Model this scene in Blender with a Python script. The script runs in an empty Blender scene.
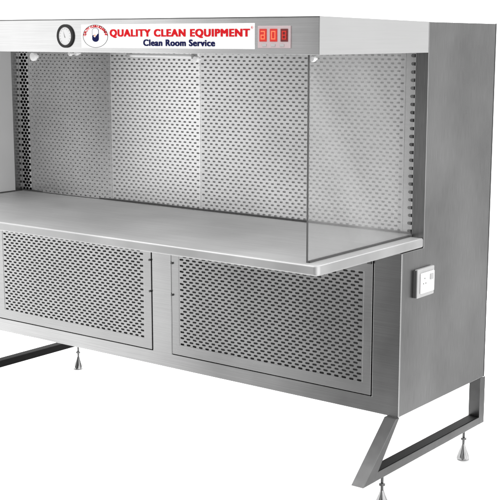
import bpy, bmesh, math, random
from mathutils import Vector, Matrix
random.seed(4)
S = bpy.context.scene
C = S.collection
Z0 = 0.946            # height of the worktop surface above the floor
W = 2.207             # overall width
HB, HT, HT1, HT2 = .65, .7665, .7562, .7536
D1, DL, DB = .669, .519, 1.181
ZB = -.627
TH = .034
PW = .052

# ---------------------------------------------------------------- materials
def newmat(name):
    m = bpy.data.materials.new(name); m.use_nodes = True
    nt = m.node_tree; b = nt.nodes['Principled BSDF']
    return m, nt, b

def steel(name, col, rough, stretch=(1.5, 1.5, 120), metal=1.0, var=.10, bump=.05, mott=.14, aniso=0.0):
    m, nt, b = newmat(name)
    N, L = nt.nodes, nt.links
    tc = N.new('ShaderNodeTexCoord')
    mp = N.new('ShaderNodeMapping'); mp.inputs['Scale'].default_value = stretch
    L.new(tc.outputs['Object'], mp.inputs['Vector'])
    n1 = N.new('ShaderNodeTexNoise'); n1.inputs['Scale'].default_value = 3; n1.inputs['Detail'].default_value = 5
    L.new(mp.outputs['Vector'], n1.inputs['Vector'])
    n2 = N.new('ShaderNodeTexNoise'); n2.inputs['Scale'].default_value = 2.3; n2.inputs['Detail'].default_value = 4
    L.new(tc.outputs['Object'], n2.inputs['Vector'])
    # brushed grain in colour
    a = N.new('ShaderNodeMapRange'); a.inputs['From Min'].default_value = .25; a.inputs['From Max'].default_value = .75
    a.inputs['To Min'].default_value = 1 - var; a.inputs['To Max'].default_value = 1 + var
    L.new(n1.outputs['Fac'], a.inputs['Value'])
    c = N.new('ShaderNodeMapRange'); c.inputs['From Min'].default_value = .3; c.inputs['From Max'].default_value = .7
    c.inputs['To Min'].default_value = 1 - mott; c.inputs['To Max'].default_value = 1 + mott
    L.new(n2.outputs['Fac'], c.inputs['Value'])
    mu = N.new('ShaderNodeMath'); mu.operation = 'MULTIPLY'
    L.new(a.outputs['Result'], mu.inputs[0]); L.new(c.outputs['Result'], mu.inputs[1])
    vm = N.new('ShaderNodeVectorMath'); vm.operation = 'SCALE'; vm.inputs[0].default_value = (col[0], col[1], col[2])
    L.new(mu.outputs[0], vm.inputs['Scale']); L.new(vm.outputs[0], b.inputs['Base Color'])
    r = N.new('ShaderNodeMapRange'); r.inputs['To Min'].default_value = rough - .10; r.inputs['To Max'].default_value = rough + .10
    L.new(n2.outputs['Fac'], r.inputs['Value']); L.new(r.outputs['Result'], b.inputs['Roughness'])
    bp = N.new('ShaderNodeBump'); bp.inputs['Strength'].default_value = bump; bp.inputs['Distance'].default_value = .002
    ad = N.new('ShaderNodeMath'); ad.operation = 'ADD'
    n3 = N.new('ShaderNodeTexNoise'); n3.inputs['Scale'].default_value = 5; n3.inputs['Detail'].default_value = 1
    L.new(tc.outputs['Object'], n3.inputs['Vector'])
    ml = N.new('ShaderNodeMath'); ml.operation = 'MULTIPLY'; ml.inputs[1].default_value = 4
    L.new(n3.outputs['Fac'], ml.inputs[0])
    L.new(n1.outputs['Fac'], ad.inputs[0]); L.new(ml.outputs[0], ad.inputs[1])
    L.new(ad.outputs[0], bp.inputs['Height']); L.new(bp.outputs['Normal'], b.inputs['Normal'])
    b.inputs['Metallic'].default_value = metal
    return m

def plain(name, col, rough=.5, metal=0, emit=None, es=0, var=.06, scale=30):
    m, nt, b = newmat(name)
    N, L = nt.nodes, nt.links
    tc = N.new('ShaderNodeTexCoord'); n = N.new('ShaderNodeTexNoise'); n.inputs['Scale'].default_value = scale
    L.new(tc.outputs['Object'], n.inputs['Vector'])
    a = N.new('ShaderNodeMapRange'); a.inputs['To Min'].default_value = 1 - var; a.inputs['To Max'].default_value = 1 + var
    L.new(n.outputs['Fac'], a.inputs['Value'])
    vm = N.new('ShaderNodeVectorMath'); vm.operation = 'SCALE'; vm.inputs[0].default_value = col
    L.new(a.outputs['Result'], vm.inputs['Scale']); L.new(vm.outputs[0], b.inputs['Base Color'])
    b.inputs['Roughness'].default_value = rough; b.inputs['Metallic'].default_value = metal
    if emit: b.inputs['Emission Color'].default_value = (*emit, 1); b.inputs['Emission Strength'].default_value = es
    return m

G = lambda v: (v, v, v)
M = {}
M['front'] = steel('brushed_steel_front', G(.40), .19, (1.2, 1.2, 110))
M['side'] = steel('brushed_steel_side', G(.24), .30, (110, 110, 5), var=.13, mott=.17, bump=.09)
M['hood'] = steel('hood_steel', G(.50), .22, (1.2, 1.2, 110))
M['mesh_shaded'] = steel('perforated_steel_shaded', G(.70), .36, (2, 2, 60), var=.06)  # left back panel: the dimmer light on it put into the steel
M['trim'] = steel('pale_edge', G(.42), .42, (3, 3, 3), metal=.6, var=.06)
M['hood_end'] = steel('pale_satin_panel', G(.39), .42, (1.2, 1.2, 60), metal=.1, var=.03, mott=.03)
M['top'] = steel('worktop_steel', G(.66), .50, (1.2, 60, 60), mott=.12, var=.09, metal=.45)
M['mesh'] = steel('perforated_steel', G(.76), .30, (2, 2, 40), var=.05)
M['door'] = steel('door_steel', G(.39), .27, (2, 2, 90), var=.07)
M['leg'] = steel('leg_steel', G(.155), .36, (8, 8, 8), var=.10)
M['chrome'] = steel('chrome', G(.33), .15, (5, 5, 5), var=.02, bump=0)
M['stem'] = steel('threaded_rod', G(.12), .4, (1, 1, 600), var=.3, bump=.3)
M['pad_grey'] = plain('filter_pad_grey', G(.90), .9)
M['pad'] = plain('filter_pad', G(.75), .9)
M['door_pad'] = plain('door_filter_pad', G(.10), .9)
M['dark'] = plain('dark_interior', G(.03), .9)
M['white'] = plain('white_plate', G(.93), .5, var=.01)
M['plastic'] = plain('white_plastic', G(.88), .35, var=.02)
M['pinkplastic'] = plain('pink_grey_plastic', (.50, .40, .41), .45)
M['greyplastic'] = plain('grey_plastic', G(.42), .45)
M['black'] = plain('black_rubber', G(.008), .75)
M['rail_shade'] = plain('rail_shade_black', G(.010), .9)
M['rail_shade'].node_tree.nodes['Principled BSDF'].inputs['Specular IOR Level'].default_value = .08
M['edge'] = plain('dark_edge_strip', G(.07), .5)
M['dial'] = plain('dial_face', G(.66), .5, var=.02)
M['red'] = plain('red_lettering', (.60, .006, .012), .8, var=.01)
M['navy'] = plain('navy_lettering', (.003, .005, .06), .8, var=.01)
for k in ('red', 'navy'): M[k].node_tree.nodes['Principled BSDF'].inputs['Specular IOR Level'].default_value = .15
M['orange'] = plain('orange_mark', (.85, .25, .06), .6)
M['ring'] = plain('dark_grey_line', G(.06), .6)
M['led_hi'] = plain('led_bright', (.5, .10, .05), .4, emit=(1, .14, .05), es=.9)
M['led_mid'] = plain('led_block', (.22, .012, .006), .4, emit=(1, .01, .0), es=.42)
M['led_lo'] = plain('led_dim', (.10, .002, .003), .4, emit=(1, .0, .01), es=.04)
M['frost'] = plain('lamp_glass', G(.85), .3, emit=(1, 1, 1), es=.1)
M['floor'] = plain('white_floor', G(.95), .7, var=.01)

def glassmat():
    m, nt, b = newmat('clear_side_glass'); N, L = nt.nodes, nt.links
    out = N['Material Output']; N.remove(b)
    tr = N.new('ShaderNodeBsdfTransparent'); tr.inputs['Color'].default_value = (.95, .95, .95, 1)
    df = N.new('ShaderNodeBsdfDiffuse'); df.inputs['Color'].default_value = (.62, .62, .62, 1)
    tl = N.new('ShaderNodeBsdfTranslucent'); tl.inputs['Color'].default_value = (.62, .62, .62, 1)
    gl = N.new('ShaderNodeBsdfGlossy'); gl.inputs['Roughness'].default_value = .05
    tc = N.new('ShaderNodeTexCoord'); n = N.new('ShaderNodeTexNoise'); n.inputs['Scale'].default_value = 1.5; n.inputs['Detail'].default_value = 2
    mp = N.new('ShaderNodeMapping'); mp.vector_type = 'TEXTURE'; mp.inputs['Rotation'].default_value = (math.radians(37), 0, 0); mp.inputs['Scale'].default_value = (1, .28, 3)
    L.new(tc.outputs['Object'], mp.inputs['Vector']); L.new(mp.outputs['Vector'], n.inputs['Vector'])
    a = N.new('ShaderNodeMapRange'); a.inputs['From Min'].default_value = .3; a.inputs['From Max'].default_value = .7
    a.inputs['To Min'].default_value = .05; a.inputs['To Max'].default_value = .22  # whitish diagonal streaks: reflections painted into the pane
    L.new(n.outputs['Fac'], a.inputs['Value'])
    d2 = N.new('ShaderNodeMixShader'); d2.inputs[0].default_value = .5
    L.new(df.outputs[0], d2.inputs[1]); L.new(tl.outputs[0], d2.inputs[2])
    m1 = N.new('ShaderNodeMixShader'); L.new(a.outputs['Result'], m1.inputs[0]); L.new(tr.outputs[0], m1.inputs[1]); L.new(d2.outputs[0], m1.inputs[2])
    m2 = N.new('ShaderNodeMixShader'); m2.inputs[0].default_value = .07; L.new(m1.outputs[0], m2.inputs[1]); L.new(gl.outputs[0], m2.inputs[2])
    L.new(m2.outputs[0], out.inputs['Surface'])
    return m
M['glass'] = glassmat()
M['frosted'] = plain('frosted_side_panel', G(.72), .5, var=.10, scale=4)

# ---------------------------------------------------------------- mesh helpers
def box(bm, x0, x1, y0, y1, z0, z1):
    v = [bm.verts.new(p) for p in ((x0,y0,z0),(x1,y0,z0),(x1,y1,z0),(x0,y1,z0),(x0,y0,z1),(x1,y0,z1),(x1,y1,z1),(x0,y1,z1))]
    for f in ((0,3,2,1),(4,5,6,7),(0,1,5,4),(1,2,6,5),(2,3,7,6),(3,0,4,7)):
        bm.faces.new([v[i] for i in f])

def prism_yz(bm, pts, x0, x1):
    a = [bm.verts.new((x0, y, z)) for y, z in pts]; b = [bm.verts.new((x1, y, z)) for y, z in pts]
    bm.faces.new(a[::-1]); bm.faces.new(b)
    n = len(pts)
    for i in range(n): bm.faces.new([a[i], a[(i+1) % n], b[(i+1) % n], b[i]])

def lathe(bm, prof, origin, axis='Z', seg=32):
    """prof = [(r, h)...] from bottom to top; closed with caps."""
    rings = []
    for r, h in prof:
        ring = []
        for k in range(seg):
            t = 2*math.pi*k/seg
            a, b = r*math.cos(t), r*math.sin(t)
            p = {'Z': (a, b, h), 'Y': (a, h, b), 'X': (h, a, b)}[axis]
            ring.append(bm.verts.new((origin[0]+p[0], origin[1]+p[1], origin[2]+p[2])))
        rings.append(ring)
    for q in range(len(rings)-1):
        for k in range(seg):
            bm.faces.new([rings[q][k], rings[q][(k+1) % seg], rings[q+1][(k+1) % seg], rings[q+1][k]])
    bm.faces.new(rings[0][::-1]); bm.faces.new(rings[-1])

def ring_disc(bm, ctr, r0, r1, y0, y1, seg=48):
    """flat ring in the XZ plane, with thickness y0..y1"""
    vs = []
    for r in (r0, r1):
        for y in (y0, y1):
            vs.append([bm.verts.new((ctr[0]+r*math.cos(2*math.pi*k/seg), y, ctr[1]+r*math.sin(2*math.pi*k/seg))) for k in range(seg)])
    i0, i1, o0, o1 = vs
    for k in range(seg):
        j = (k+1) % seg
        bm.faces.new([i0[k], i0[j], o0[j], o0[k]]); bm.faces.new([i1[k], o1[k], o1[j], i1[j]])
        bm.faces.new([o0[k], o0[j], o1[j], o1[k]]); bm.faces.new([i0[k], i1[k], i1[j], i0[j]])

def link(name, bm, mat, parent=None, bevel=0, smooth=False, label=None):
    bmesh.ops.recalc_face_normals(bm, faces=bm.faces[:])
    me = bpy.data.meshes.new(name)
    bmesh.ops.translate(bm, verts=bm.verts[:], vec=(0, 0, Z0))
    bm.to_mesh(me); bm.free()
    o = bpy.data.objects.new(name, me); C.objects.link(o)
    me.materials.append(M[mat])
    if parent:
        o.parent = parent
        if parent.type == 'EMPTY': o.matrix_parent_inverse = par_inv
    if bevel:
        md = o.modifiers.new('bevel', 'BEVEL'); md.width = bevel; md.segments = 3; md.limit_method = 'ANGLE'; md.angle_limit = math.radians(35)
    if smooth:
        for p in me.polygons: p.use_smooth = True
        try: me.set_sharp_from_angle(angle=math.radians(40))
        except Exception: pass
    if label: o['label'] = label
    return o

def bxo(name, dims, mat, parent, bevel=0, label=None):
    bm = bmesh.new(); box(bm, *dims); return link(name, bm, mat, parent, bevel, label=label)

def perforated(bm, x0, x1, z0, z1, y, px, pz, hw, hh, edge=0, ehw=None, ehh=None, curve=0.0, t=.0012):
    """Sheet in the XZ plane pierced by staggered rounded slots; outermost 'edge' columns get their own slot size."""
    nr = int((z1-z0)/pz); pz = (z1-z0)/nr
    nc = int((x1-x0)/px); px = (x1-x0)/nc
    def vy(x):
        u = (x-x0)/(x1-x0)*2-1
        return y + curve*(1-u*u)
    def V(x, z): return bm.verts.new((x, vy(x), z))
    SEG = 10
    for r in range(nr):
        za, zb = z0+r*pz, z0+(r+1)*pz; zc = (za+zb)/2
        off = 0 if r % 2 == 0 else px/2
        xs = []
        if off: 
            bm.faces.new([V(x0, za), V(x0+off, za), V(x0+off, zb), V(x0, zb)])
            bm.faces.new([V(x1-off, za), V(x1, za), V(x1, zb), V(x1-off, zb)])
        for c in range(nc - (1 if off else 0)):
            xa = x0+off+c*px; xb = xa+px; xc = (xa+xb)/2
            e = edge and (c < edge or c >= nc-edge)
            w, h = (ehw, ehh) if e else (hw, hh)
            w *= 1+random.uniform(-.05, .05)
            h = min(h, pz*.46)
            # outer: left-bottom .. counter-clockwise, 4 corners; inner: stadium polygon
            inner = []; xc += random.gauss(0, .0004); zc_ = zc+random.gauss(0, .00035); tl = random.gauss(0, .03)
            for q in range(4):
                a0 = math.pi + q*math.pi/2
                sx = -1 if q in (0, 3) else 1
                for s in range(3):
                    a = a0 + s*math.pi/4
                    ux, uz = sx*(w-h)+h*math.cos(a), h*math.sin(a); inner.append(V(xc+ux-uz*tl, zc_+uz+ux*tl))
            oc = [V(xa, za), V(xb, za), V(xb, zb), V(xa, zb)]
            # corner q serves inner[3q..3q+2]
            for q in range(4):
                i = inner[3*q:3*q+3]
                bm.faces.new([oc[q], i[1], i[0]]); bm.faces.new([oc[q], i[2], i[1]])
                bm.faces.new([oc[q], oc[(q+1) % 4], inner[(3*q+3) % 12], i[2]])

def text(body, size, offset=0.0, spacing=1.0):
    cu = bpy.data.curves.new('t', 'FONT'); cu.body = body; cu.size = size; cu.offset = offset; cu.extrude = .0003
    cu.space_character = spacing; cu.resolution_u = 6; cu.align_x = 'LEFT'
    o = bpy.data.objects.new('t', cu); C.objects.link(o)
    bpy.context.view_layer.update()
    dg = bpy.context.evaluated_depsgraph_get()
    me = bpy.data.meshes.new_from_object(o.evaluated_get(dg))
    bpy.data.objects.remove(o); bpy.data.curves.remove(cu)
    return me

def text_fit(bm, body, x0, x1, z0, z1, y, offset=0.0, spacing=1.0, heavy=0.0):
    """heavy: stroke thickening by sideways copies a hair apart in depth"""
    if heavy:
        k = 0
        for dx in (-1, -.5, 0, .5, 1):
            for dz in (-.35, .35):
                text_fit(bm, body, x0+heavy+dx*heavy, x1-heavy+dx*heavy, z0+heavy*.35+dz*heavy, z1-heavy*.35+dz*heavy, y-k*.00003, offset, spacing); k += 1
        return
    """letters stretched to fill x0..x1, z0..z1 (extent of the ink)"""
    me = text(body, 1.0, offset, spacing)
    xs = [v.co.x for v in me.vertices]; ys = [v.co.y for v in me.vertices]
    a, b, c, d = min(xs), max(xs), min(ys), max(ys)
    idx = []
    for v in me.vertices:
        idx.append(bm.verts.new((x0+(v.co.x-a)/(b-a)*(x1-x0), y - (v.co.z+.0003), z0+(v.co.y-c)/(d-c)*(z1-z0))))
    for p in me.polygons:
        try: bm.faces.new([idx[i] for i in p.vertices])
        except ValueError: pass
    bpy.data.meshes.remove(me)

# ---------------------------------------------------------------- the cabinet
root = bpy.data.objects.new('laminar_flow_bench', None); C.objects.link(root)
root.location = (-W/2, .8, 0); root.empty_display_size = .2
root['label'] = 'stainless steel laminar flow bench with perforated back, side glass and splayed legs on white floor'
root['category'] = 'laminar flow bench'
bpy.context.view_layer.update()
par_inv = root.matrix_world.inverted()

# side panels: one L-shaped sheet-metal box at each end, its front edge is the corner post
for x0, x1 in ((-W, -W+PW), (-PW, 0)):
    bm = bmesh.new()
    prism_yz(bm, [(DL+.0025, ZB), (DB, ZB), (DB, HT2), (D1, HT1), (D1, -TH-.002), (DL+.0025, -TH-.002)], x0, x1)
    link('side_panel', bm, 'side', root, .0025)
# dark joint line in the side, roof, rear, base, fan deck
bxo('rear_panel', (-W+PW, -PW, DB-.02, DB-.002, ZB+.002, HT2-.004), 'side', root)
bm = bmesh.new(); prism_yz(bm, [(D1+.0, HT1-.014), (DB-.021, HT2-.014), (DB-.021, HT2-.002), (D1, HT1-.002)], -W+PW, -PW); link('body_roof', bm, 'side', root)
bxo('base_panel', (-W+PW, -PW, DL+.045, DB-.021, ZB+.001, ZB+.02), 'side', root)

bxo('rear_flange', (-W, .0008, DB+.0002, DB+.004, ZB, HT2), 'leg', root)
# lower front frame with two door openings
OP = [(-2.1195, -1.1685), (-1.0645, -.1135)]
ZD0, ZD1 = -.5695, -.068
bm = bmesh.new()
ft = .04
xs = [-W+.0015, OP[0][0], OP[0][1], OP[1][0], OP[1][1], -.0015]
zs = [ZB-.001, ZD0, ZD1, -TH-.003]
def grid_frame(bm, xs, zs, holes, y0, y1):
    nx, nz = len(xs), len(zs)
    F = [[bm.verts.new((x, y0, z)) for z in zs] for x in xs]; B = [[bm.verts.new((x, y1, z)) for z in zs] for x in xs]
    solid = lambda i, j: 0 <= i < nx-1 and 0 <= j < nz-1 and (i, j) not in holes
    for i in range(nx-1):
        for j in range(nz-1):
            if not solid(i, j): continue
            bm.faces.new([F[i][j], F[i+1][j], F[i+1][j+1], F[i][j+1]])
            bm.faces.new([B[i][j], B[i][j+1], B[i+1][j+1], B[i+1][j]])
            if not solid(i-1, j): bm.faces.new([F[i][j], F[i][j+1], B[i][j+1], B[i][j]])
            if not solid(i+1, j): bm.faces.new([F[i+1][j], B[i+1][j], B[i+1][j+1], F[i+1][j+1]])
            if not solid(i, j-1): bm.faces.new([F[i][j], B[i][j], B[i+1][j], F[i+1][j]])
            if not solid(i, j+1): bm.faces.new([F[i][j+1], F[i+1][j+1], B[i+1][j+1], B[i][j+1]])
grid_frame(bm, xs, zs, {(1, 1), (3, 1)}, DL, DL+ft)
link('front_frame', bm, 'front', root, .002)

# doors: perforated leaf with solid margin, latches, filter pad behind
DO = [(-2.1155, -1.1725), (-1.0605, -.1175)]
for k, (a, b) in enumerate(DO):
    z0, z1 = -.5655, -.072
    mx = .042 if k else .045
    bm = bmesh.new()
    grid_frame(bm, [a, a+mx-.004, b-mx+.006, b], [z0, z0+.043, z1-.045, z1], {(1, 1)}, DL-.002, DL+.016)
    door = link('perforated_door', bm, 'door', root, .0012)
    bm = bmesh.new()
    perforated(bm, a+mx-.006, b-mx+.008, z0+.041, z1-.043, DL-.0005, .0318, .0122, .0100, .0037)
    link('perforated_sheet', bm, 'door', door)
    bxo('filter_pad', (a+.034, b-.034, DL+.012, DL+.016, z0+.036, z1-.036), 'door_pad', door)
    hx = b-.004 if k == 0 else a+.004
    for hz in (-.19, -.32, ):
        bm = bmesh.new(); lathe(bm, [(.0045, -.006), (.0045, .004)], (hx, DL-.002, hz), 'Y', 12); link('door_screw', bm, 'stem', door)

# worktop with rounded front corners and rolled front edge
bm = bmesh.new()
r = .018
pts = []
for cx, cy, a0 in ((-W+r, r, 180), (-r, r, 270)):
    for s in range(9):
        t = math.radians(a0+s*90/8); pts.append((cx+r*math.cos(t), cy+r*math.sin(t)))
pts += [(0, D1-.0015), (-PW-.001, D1-.0015), (-PW-.001, .76), (-W+PW+.001, .76), (-W+PW+.001, D1-.0015), (-W, D1-.0015)]
lo = [bm.verts.new((x, y, -TH)) for x, y in pts]; hi = [bm.verts.new((x, y, 0)) for x, y in pts]
bm.faces.new(lo[::-1]); bm.faces.new(hi)
for i in range(len(pts)):
    j = (i+1) % len(pts); bm.faces.new([lo[i], lo[j], hi[j], hi[i]])
o = link('worktop', bm, 'top', root, .007, smooth=True)
o.data.materials.append(M['trim'])
for p in o.data.polygons:
    if abs(p.normal.z) < .5: p.material_index = 1
o.modifiers['bevel'].segments = 6
# angle under the worktop at the right of the doors (hinge block seen as a dark notch)
bxo('hinge_block', (-.135, -.118, DL-.012, DL-.0022, -.072-.012, -.072+.006), 'stem', root)

# back wall: filter plenum and perforated sheets
YM = .719
SEG_ = [(-W+PW, -2.088, 1), (-2.088, -1.575, 0), (-1.575, -1.073, 0), (-1.073, -.118, 0), (-.118, -PW, 1)]
CUR = [0, -.012, .003, .003, 0]
for (a, b, e), cv in zip(SEG_, CUR):
    bm = bmesh.new()
    if e: perforated(bm, a+.001, b-.001, .003, HB+.01, YM, .0215 if a < -1 else .033, .0140, .0085 if a < -1 else .013, .0060)
    else: perforated(bm, a+.0005, b-.0005, .003, HB+.01, YM, .0275, .0138, *((.0056, .0026) if a < -1.6 else (.0074, .0034)), curve=cv)
    sh = link('perforated_back_sheet', bm, 'mesh_shaded' if -2.1 < a < -1.6 else 'mesh', root)
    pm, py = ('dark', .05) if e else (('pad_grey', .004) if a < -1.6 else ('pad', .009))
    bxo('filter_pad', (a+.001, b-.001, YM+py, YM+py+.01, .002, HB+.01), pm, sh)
bxo('base_seal', (-W+PW+.001, -PW-.001, YM-.006, YM-.002, .0005, .006), 'edge', root)

# hood
hood = None
bm = bmesh.new()
prism_yz(bm, [(0, HB), (.018, HB), (.018, HT-.004), (0, HT-.0005)], -W+.0, -.0022)
hood = link('hood', bm, 'hood', root, .0015)
bm = bmesh.new(); prism_yz(bm, [(.0, HT), (.0, HT-.004), (D1-.002, HT1-.004), (D1-.002, HT1)], -W, -.0022); link('hood_top', bm, 'side', hood)
for x0, x1 in ((-W-.0005, -W+.012), (-.0135, -.0002)):
    bm = bmesh.new()
    if x0 < -1: prism_yz(bm, [(.0185, HB+.0005), (D1-.003, HB+.0005), (D1-.003, HT1-.0045), (.0185, HT-.0048)], x0, -W+.012)
    else: prism_yz(bm, [(-.0008, HB+.0003), (D1-.003, HB+.0005), (D1-.003, HT1-.0), (-.0008, HT)], -.0021, -.0)
    link('hood_end_panel', bm, 'hood_end', hood, .0006)
bxo('hood_ceiling', (-W+.013, -.014, .0185, D1+.04, HB+.012, HB+.02), 'front', hood)
bxo('hood_lip', (-W+.013, -.003, .0185, .04, HB-.0, HB+.006), 'edge', hood)

# corner posts' dark return seen beside the perforated wall
# tube lamp and knobs under the hood
bm = bmesh.new(); lathe(bm, [(.004, -.835), (.0055, -.832), (.0055, -.548), (.004, -.545)], (0, .055, HB-.009), 'X', 20)
lamp = link('tube_lamp', bm, 'frost', root, smooth=True)
for x in (-.838, -.542):
    bm = bmesh.new(); box(bm, x-.006, x+.006, .045, .065, HB-.018, HB+.011); link('lamp_holder', bm, 'greyplastic', lamp, .002)
for x, rr, z in ((-1.312, .017, HB-.017), (-1.118, .008, HB-.006), (-1.085, .008, HB-.004), (-.525, .011, HB-.018), (-.055, .010, HB-.012)):
    bm = bmesh.new(); lathe(bm, [(rr*.45, .012), (rr*.5, -.0), (rr, -.002), (rr, -.010), (rr*.8, -.013)], (x, .05, z), 'Y', 24)
    link('clamp_knob', bm, 'plastic', root, smooth=True)

# side glasses
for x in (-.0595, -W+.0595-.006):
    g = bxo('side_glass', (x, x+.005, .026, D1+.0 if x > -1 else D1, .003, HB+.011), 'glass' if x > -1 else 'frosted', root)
    bxo('glass_edge', (x+.0004, x+.0046, .0215, .0260, .0015, HB+.011), 'edge', g)
    bxo('glass_channel', (x-.003, x+.009, .03, D1-.003, .0004, .005), 'edge', g)

# nameplate
YN = -.0022
bxN = bxo('nameplate', (-1.013, -.247, -.0022, -.0001, .6665, .7470), 'white', root, label='white nameplate with red and navy lettering and round capsule emblem')
bm = bmesh.new(); text_fit(bm, 'QUALITY CLEAN EQUIPMENT', -.8745, -.2645, .7005, .7300, YN, 0, 1.16, .0026); link('nameplate_title', bm, 'red', bxN)
bm = bmesh.new(); text_fit(bm, 'Clean Room Service', -.7190, -.4060, .6740, .6960, YN, 0, 1.10, .0019); link('nameplate_subtitle', bm, 'navy', bxN)
# registered mark
bm = bmesh.new(); ring_disc(bm, (-.2565, .7335), .0040, .0046, YN-.0004, YN, 24); text_fit(bm, 'R', -.2585, -.2545, .7312, .7358, YN, .0); link('registered_mark', bm, 'red', bxN)
ec = (-.9440, .7065); er = .0395
EX = 1.55          # emblem stretched sideways to look round from the camera
before = set(C.objects)
bm = bmesh.new(); ring_disc(bm, ec, er-.0016, er, YN-.0004, YN, 64); link('emblem_ring', bm, 'ring', bxN)
bm = bmesh.new()
word = 'QUALITY CLEAN EQUIPMENT'
for i, ch in enumerate(word):
    if ch == ' ': continue
    me = text(ch, .0100, .0004)
    w = max(v.co.x for v in me.vertices) - min(v.co.x for v in me.vertices); x00 = min(v.co.x for v in me.vertices)
    ang = math.radians(172 - i*(164/(len(word)-1)))
    rr = er-.0092
    idx = []
    for v in me.vertices:
        lx, lz = v.co.x-x00-w/2, v.co.y
        t = ang - math.pi/2
        X = lx*math.cos(t) - (rr+lz)*math.sin(t); Zz = lx*math.sin(t) + (rr+lz)*math.cos(t)
        idx.append(bm.verts.new((ec[0]+X, YN-.0003-v.co.z, ec[1]+Zz)))
    for p in me.polygons:
        try: bm.faces.new([idx[q] for q in p.vertices])
        except ValueError: pass
    bpy.data.meshes.remove(me)
link('emblem_lettering', bm, 'red', bxN)
# capsule: white upper half outlined in navy, navy lower half, cut on the slant
def capsule(bm, cx, zb, zt, rad, y0, y1, lo_, hi_):
    """part of a capsule outline between slanted cuts lo_/hi_ given as functions of x"""
    pts = []
    for s in range(13):
        t = math.pi + math.pi*s/12; pts.append((cx+rad*math.cos(t), zb+rad+rad*math.sin(t)))
    for s in range(13):
        t = math.pi*s/12; pts.append((cx+rad*math.cos(t), zt-rad+rad*math.sin(t)))
    out = [(x, min(max(z, lo_(x)), hi_(x))) for x, z in pts]
    a = [bm.verts.new((x, y0, z)) for x, z in out]; b = [bm.verts.new((x, y1, z)) for x, z in out]
    bm.faces.new(a); bm.faces.new(b[::-1])
    n = len(a)
    for i in range(n): bm.faces.new([a[i], b[i], b[(i+1) % n], a[(i+1) % n]])
cx_, zb_, zt_, rd = ec[0]+.0005, ec[1]-.0195, ec[1]+.0290, .0105
cut = lambda x: ec[1]+.006+(x-cx_)*.35
bm = bmesh.new(); capsule(bm, cx_, zb_, zt_, rd, YN-.0004, YN, lambda x: -9, lambda x: 9); link('capsule_outline', bm, 'navy', bxN)
bm = bmesh.new(); capsule(bm, cx_, zb_+.0016, zt_-.0016, rd-.0016, YN-.0008, YN-.0004, cut, lambda x: 9); link('capsule_cap', bm, 'white', bxN)
bm = bmesh.new()
q = [(cx_-.006, cut(cx_)-.006), (cx_-.002, cut(cx_)-.0105), (cx_+.007, cut(cx_)+.002), (cx_+.003, cut(cx_)+.006)]
a = [bm.verts.new((x, YN-.0010, z)) for x, z in q]; b = [bm.verts.new((x, YN-.0004, z)) for x, z in q]
bm.faces.new(a); bm.faces.new(b[::-1])
for i in range(4): bm.faces.new([a[i], b[i], b[(i+1) % 4], a[(i+1) % 4]])
link('emblem_tag', bm, 'white', bxN)
bm = bmesh.new(); ring_disc(bm, (cx_-.0015, cut(cx_)-.004), .0014, .0030, YN-.0013, YN-.0011, 20); link('emblem_tag_mark', bm, 'orange', bxN)

bxo('hood_seam', (-W, -.003, -.0012, -.0001, HT-.0042, HT-.0006), 'leg', hood)
for o in set(C.objects)-before:
    if o.name.split('.')[0] in ('emblem_ring', 'emblem_lettering', 'capsule_outline', 'capsule_cap', 'emblem_tag', 'emblem_tag_mark'):
        for v in o.data.vertices: v.co.x = ec[0]+(v.co.x-ec[0])*EX
# round pressure gauge
gc = (-1.093, .7070)
bm = bmesh.new(); ring_disc(bm, gc, .0318, .0412, -.0065, -.0002, 56)
ga = link('pressure_gauge', bm, 'black', root, .0012, smooth=True)
bm = bmesh.new(); lathe(bm, [(.0332, -.0002), (.0332, -.004)], (gc[0], 0, gc[1]), 'Y', 48); link('dial', bm, 'dial', ga)
bm = bmesh.new()
for k in range(13):
    t = math.radians(225-k*270/12)
    c, s = math.cos(t), math.sin(t)
    p = [(c*.0235-s*.0005, s*.0235+c*.0005), (c*.0275-s*.0005, s*.0275+c*.0005), (c*.0275+s*.0005, s*.0275-c*.0005), (c*.0235+s*.0005, s*.0235-c*.0005)]
    bm.faces.new([bm.verts.new((gc[0]+x, -.0043, gc[1]+z)) for x, z in p])
link('dial_scale', bm, 'ring', ga)
bm = bmesh.new()
bm.faces.new([bm.verts.new((gc[0]+x, -.0050, gc[1]+z)) for x, z in ((-.001, -.006), (.0015, -.006), (-.009, .019))]); link('needle', bm, 'ring', ga)

# red digital display, three lit cells in a pale frame
bm = bmesh.new()
dx0, dx1, dz0, dz1 = -.2330, -.1080, .6700, .7380
box(bm, dx0, dx1, -.004, -.0001, dz0, dz1)
dp = link('digital_display', bm, 'pinkplastic', root, .001)
segs = {'a': (0, 1, 1, 1), 'b': (1, 1, 1, .5), 'c': (1, .5, 1, 0), 'd': (0, 0, 1, 0), 'e': (0, .5, 0, 0), 'f': (0, 1, 0, .5), 'g': (0, .5, 1, .5)}
digs = ['abdeg' + 'c', 'abcdef', 'abcdefg']
for k, (cxx, mats) in enumerate(((-.2115, ('led_mid', 'led_hi')), (-.1710, ('led_mid', 'led_hi')), (-.1300, ('led_lo', 'led_mid')))):
    cell = bxo('display_cell', (cxx-.0140, cxx+.0140, -.0055, -.0041, .6900, .7290), mats[0], dp, .001)
    bm = bmesh.new()
    for s in digs[k]:
        x0, z0, x1, z1 = segs[s]
        X0, X1 = cxx-.0065+x0*.013, cxx-.0065+x1*.013; ZZ0, ZZ1 = .698+z0*.023, .698+z1*.023
        t = .0017
        box(bm, min(X0, X1)-t, max(X0, X1)+t, -.0062-.0001*'abcdefg'.index(s), -.0056, min(ZZ0, ZZ1)-t, max(ZZ0, ZZ1)+t)
    link('lit_digit', bm, mats[1], cell)
bm = bmesh.new()
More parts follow.
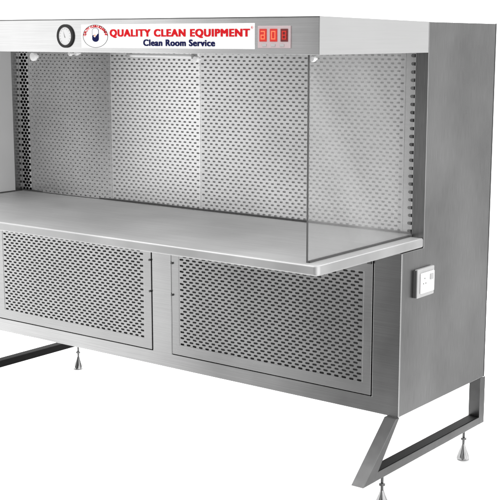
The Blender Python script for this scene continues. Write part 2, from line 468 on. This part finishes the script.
for k in range(3): box(bm, dx0+.018+k*.034, dx0+.034+k*.034, -.0055, -.0041, .6745, .6825)
link('display_keys', bm, 'greyplastic', dp, .0008)

# power socket box on the right side
sb = bxo('power_socket', (.0005, .014, .606, .727, -.209, -.105), 'greyplastic', root, .003, label='white switch and socket plate on a grey back box')
pl = bxo('socket_plate', (.0142, .021, .622, .717, -.194, -.120), 'white', sb, .003)
rk = bxo('rocker_switch', (.0212, .026, .681, .703, -.150, -.128), 'greyplastic', pl, .002)
bm = bmesh.new()
for yy, zz in ((.645, -.140), (.637, -.158), (.653, -.158)): lathe(bm, [(.0028, .0211), (.0028, .0216)], (0, yy, zz), 'X', 14)
link('socket_holes', bm, 'ring', pl)
bxo('socket_shade_strip', (.0003, .0118, .600, .6058, -.206, -.108), 'edge', sb)  # dark solid strip standing in for the shaded flank of the box

# leg frames, one mesh member per part
for x0, x1 in ((-W, -W+.049), (-.049, 0)):
    bm = bmesh.new(); prism_yz(bm, [(.290, -.8205), (.372, -.8205), (.386, -.7905), (.527, ZB-.0015), (.503, ZB-.0015)], x0, x1)
    fr = link('leg_frame', bm, 'leg', root, .0015)
    bm = bmesh.new(); box(bm, x0+.0004, x1-.0004, .370, 1.158, -.8203, -.7905); link('foot_rail', bm, 'leg', fr, .0015)
    bm = bmesh.new(); box(bm, x0, x1, 1.155, 1.197, -.8205, ZB-.0015); link('rear_leg', bm, 'leg', fr, .0015)
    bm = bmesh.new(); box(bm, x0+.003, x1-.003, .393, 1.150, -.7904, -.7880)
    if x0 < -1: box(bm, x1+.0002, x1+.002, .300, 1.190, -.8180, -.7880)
    link('rail_shade_strip', bm, 'rail_shade', fr, .0006)  # black strips painted for shade and the dark underside mirrored in the rails
# levelling feet
def foot(x, y):
    bm = bmesh.new(); lathe(bm, [(.0052, -.895), (.0052, -.818)], (x, y, 0), 'Z', 16)
    st = link('levelling_foot', bm, 'stem', root, smooth=True)
    bm = bmesh.new(); lathe(bm, [(.0120, -.866), (.0120, -.856)], (x, y, 0), 'Z', 6); link('lock_nut', bm, 'stem', st, .001)
    bm = bmesh.new(); lathe(bm, [(.0225, -.9459), (.0255, -.943), (.0250, -.937), (.0195, -.921), (.0105, -.899), (.0075, -.888), (.006, -.884)], (x, y, 0), 'Z', 40)
    for v in bm.verts:                       # ribs on the skirt of the bell
        dx, dy, zz = v.co.x-x, v.co.y-y, v.co.z
        if -.940 < zz < -.897:
            f = 1+.07*math.cos(8*math.atan2(dy, dx)); v.co.x = x+dx*f; v.co.y = y+dy*f
    link('bell_pad', bm, 'chrome', st, smooth=True)
for x in (-W+.025, -.025):
    foot(x, .457); foot(x, 1.075)

# ---------------------------------------------------------------- floor
bm = bmesh.new()
v = [bm.verts.new(p) for p in ((-7, .2, -Z0), (.15, .2, -Z0), (.15, 7, -Z0), (-7, 7, -Z0))]; bm.faces.new(v)
fl = link('floor', bm, 'floor'); fl['kind'] = 'structure'; fl['label'] = 'plain white studio floor under the bench'

# ---------------------------------------------------------------- studio world
w = bpy.data.worlds.new('World'); S.world = w; w.use_nodes = True
nt = w.node_tree; N, L = nt.nodes, nt.links
bg = N['Background']
tc = N.new('ShaderNodeTexCoord'); sp = N.new('ShaderNodeSeparateXYZ'); L.new(tc.outputs['Generated'], sp.inputs[0])
at = N.new('ShaderNodeMath'); at.operation = 'ARCTAN2'; L.new(sp.outputs['X'], at.inputs[0]); L.new(sp.outputs['Y'], at.inputs[1])
mr = N.new('ShaderNodeMapRange'); mr.inputs['From Min'].default_value = -math.pi; mr.inputs['From Max'].default_value = math.pi
L.new(at.outputs[0], mr.inputs['Value'])
cr = N.new('ShaderNodeValToRGB'); L.new(mr.outputs['Result'], cr.inputs[0])
def az(d): return (d+180)/360
STOPS = [(-180, .04), (-153, .04), (-145, .17), (-132, .93), (-115, .72), (-80, 1.0), (5, 1.0), (22, .35), (45, .30), (75, 1.0), (120, 1.0), (150, .25), (180, .16)]  # bright and dark bearings made up to grade the reflections in the steel
el = cr.color_ramp.elements
for i, (d, vv) in enumerate(STOPS):
    e = el[0] if i == 0 else (el[1] if i == len(STOPS)-1 else el.new(az(d)))
for i, (d, vv) in enumerate(STOPS):
    el[i].position = az(d); el[i].color = (vv, vv, vv, 1)
# overhead: made-up soft grey
up = N.new('ShaderNodeMapRange'); up.inputs['From Min'].default_value = .45; up.inputs['From Max'].default_value = .8
L.new(sp.outputs['Z'], up.inputs['Value'])
mx = N.new('ShaderNodeMix'); mx.data_type = 'RGBA'; L.new(up.outputs['Result'], mx.inputs['Factor'])
L.new(cr.outputs['Color'], mx.inputs['A']); mx.inputs['B'].default_value = (.7, .7, .7, 1)
L.new(mx.outputs['Result'], bg.inputs['Color']); bg.inputs['Strength'].default_value = 2.35

# added unseen lamps: broad fill overhead front-left, one to keep the floor white
def area(name, loc, target, size, power):
    d = bpy.data.lights.new(name, 'AREA'); d.shape = 'RECTANGLE'; d.size, d.size_y = size; d.energy = power
    o = bpy.data.objects.new(name, d); C.objects.link(o); o.location = loc
    o.rotation_euler = (Vector(target)-Vector(loc)).to_track_quat('-Z', 'Y').to_euler()
    return o
area('overhead_fill', (-2.4, -2.0, 3.4), (-1.2, .3, .8), (2.6, 1.4), 50)
area('floor_fill', (-1.8, 3.6, 3.2), (-1.2, 1.2, 0), (4, 2.5), 280)
area('rear_fill', (-2.5, 3.3, .75), (-1.3, .9, 0), (2.6, 1.0), 230)  # added low behind the bench to wash out the shadow under it

# ---------------------------------------------------------------- camera
cam = bpy.data.cameras.new('camera'); co = bpy.data.objects.new('camera', cam); C.objects.link(co)
co.location = (2.0617, -3.0349, .7062+Z0)
co.rotation_euler = (math.radians(90-10.1314), 0, math.radians(37.4919))
cam.sensor_width = 36; cam.lens = 1196.09/500*36; cam.clip_end = 200; cam.clip_start = .05
S.camera = co
S.render.engine = 'CYCLES'
S.view_settings.view_transform = 'Standard'; S.view_settings.look = 'None'; S.view_settings.gamma = 1; S.view_settings.exposure = 0
S.render.resolution_x = 1024; S.render.resolution_y = 1024
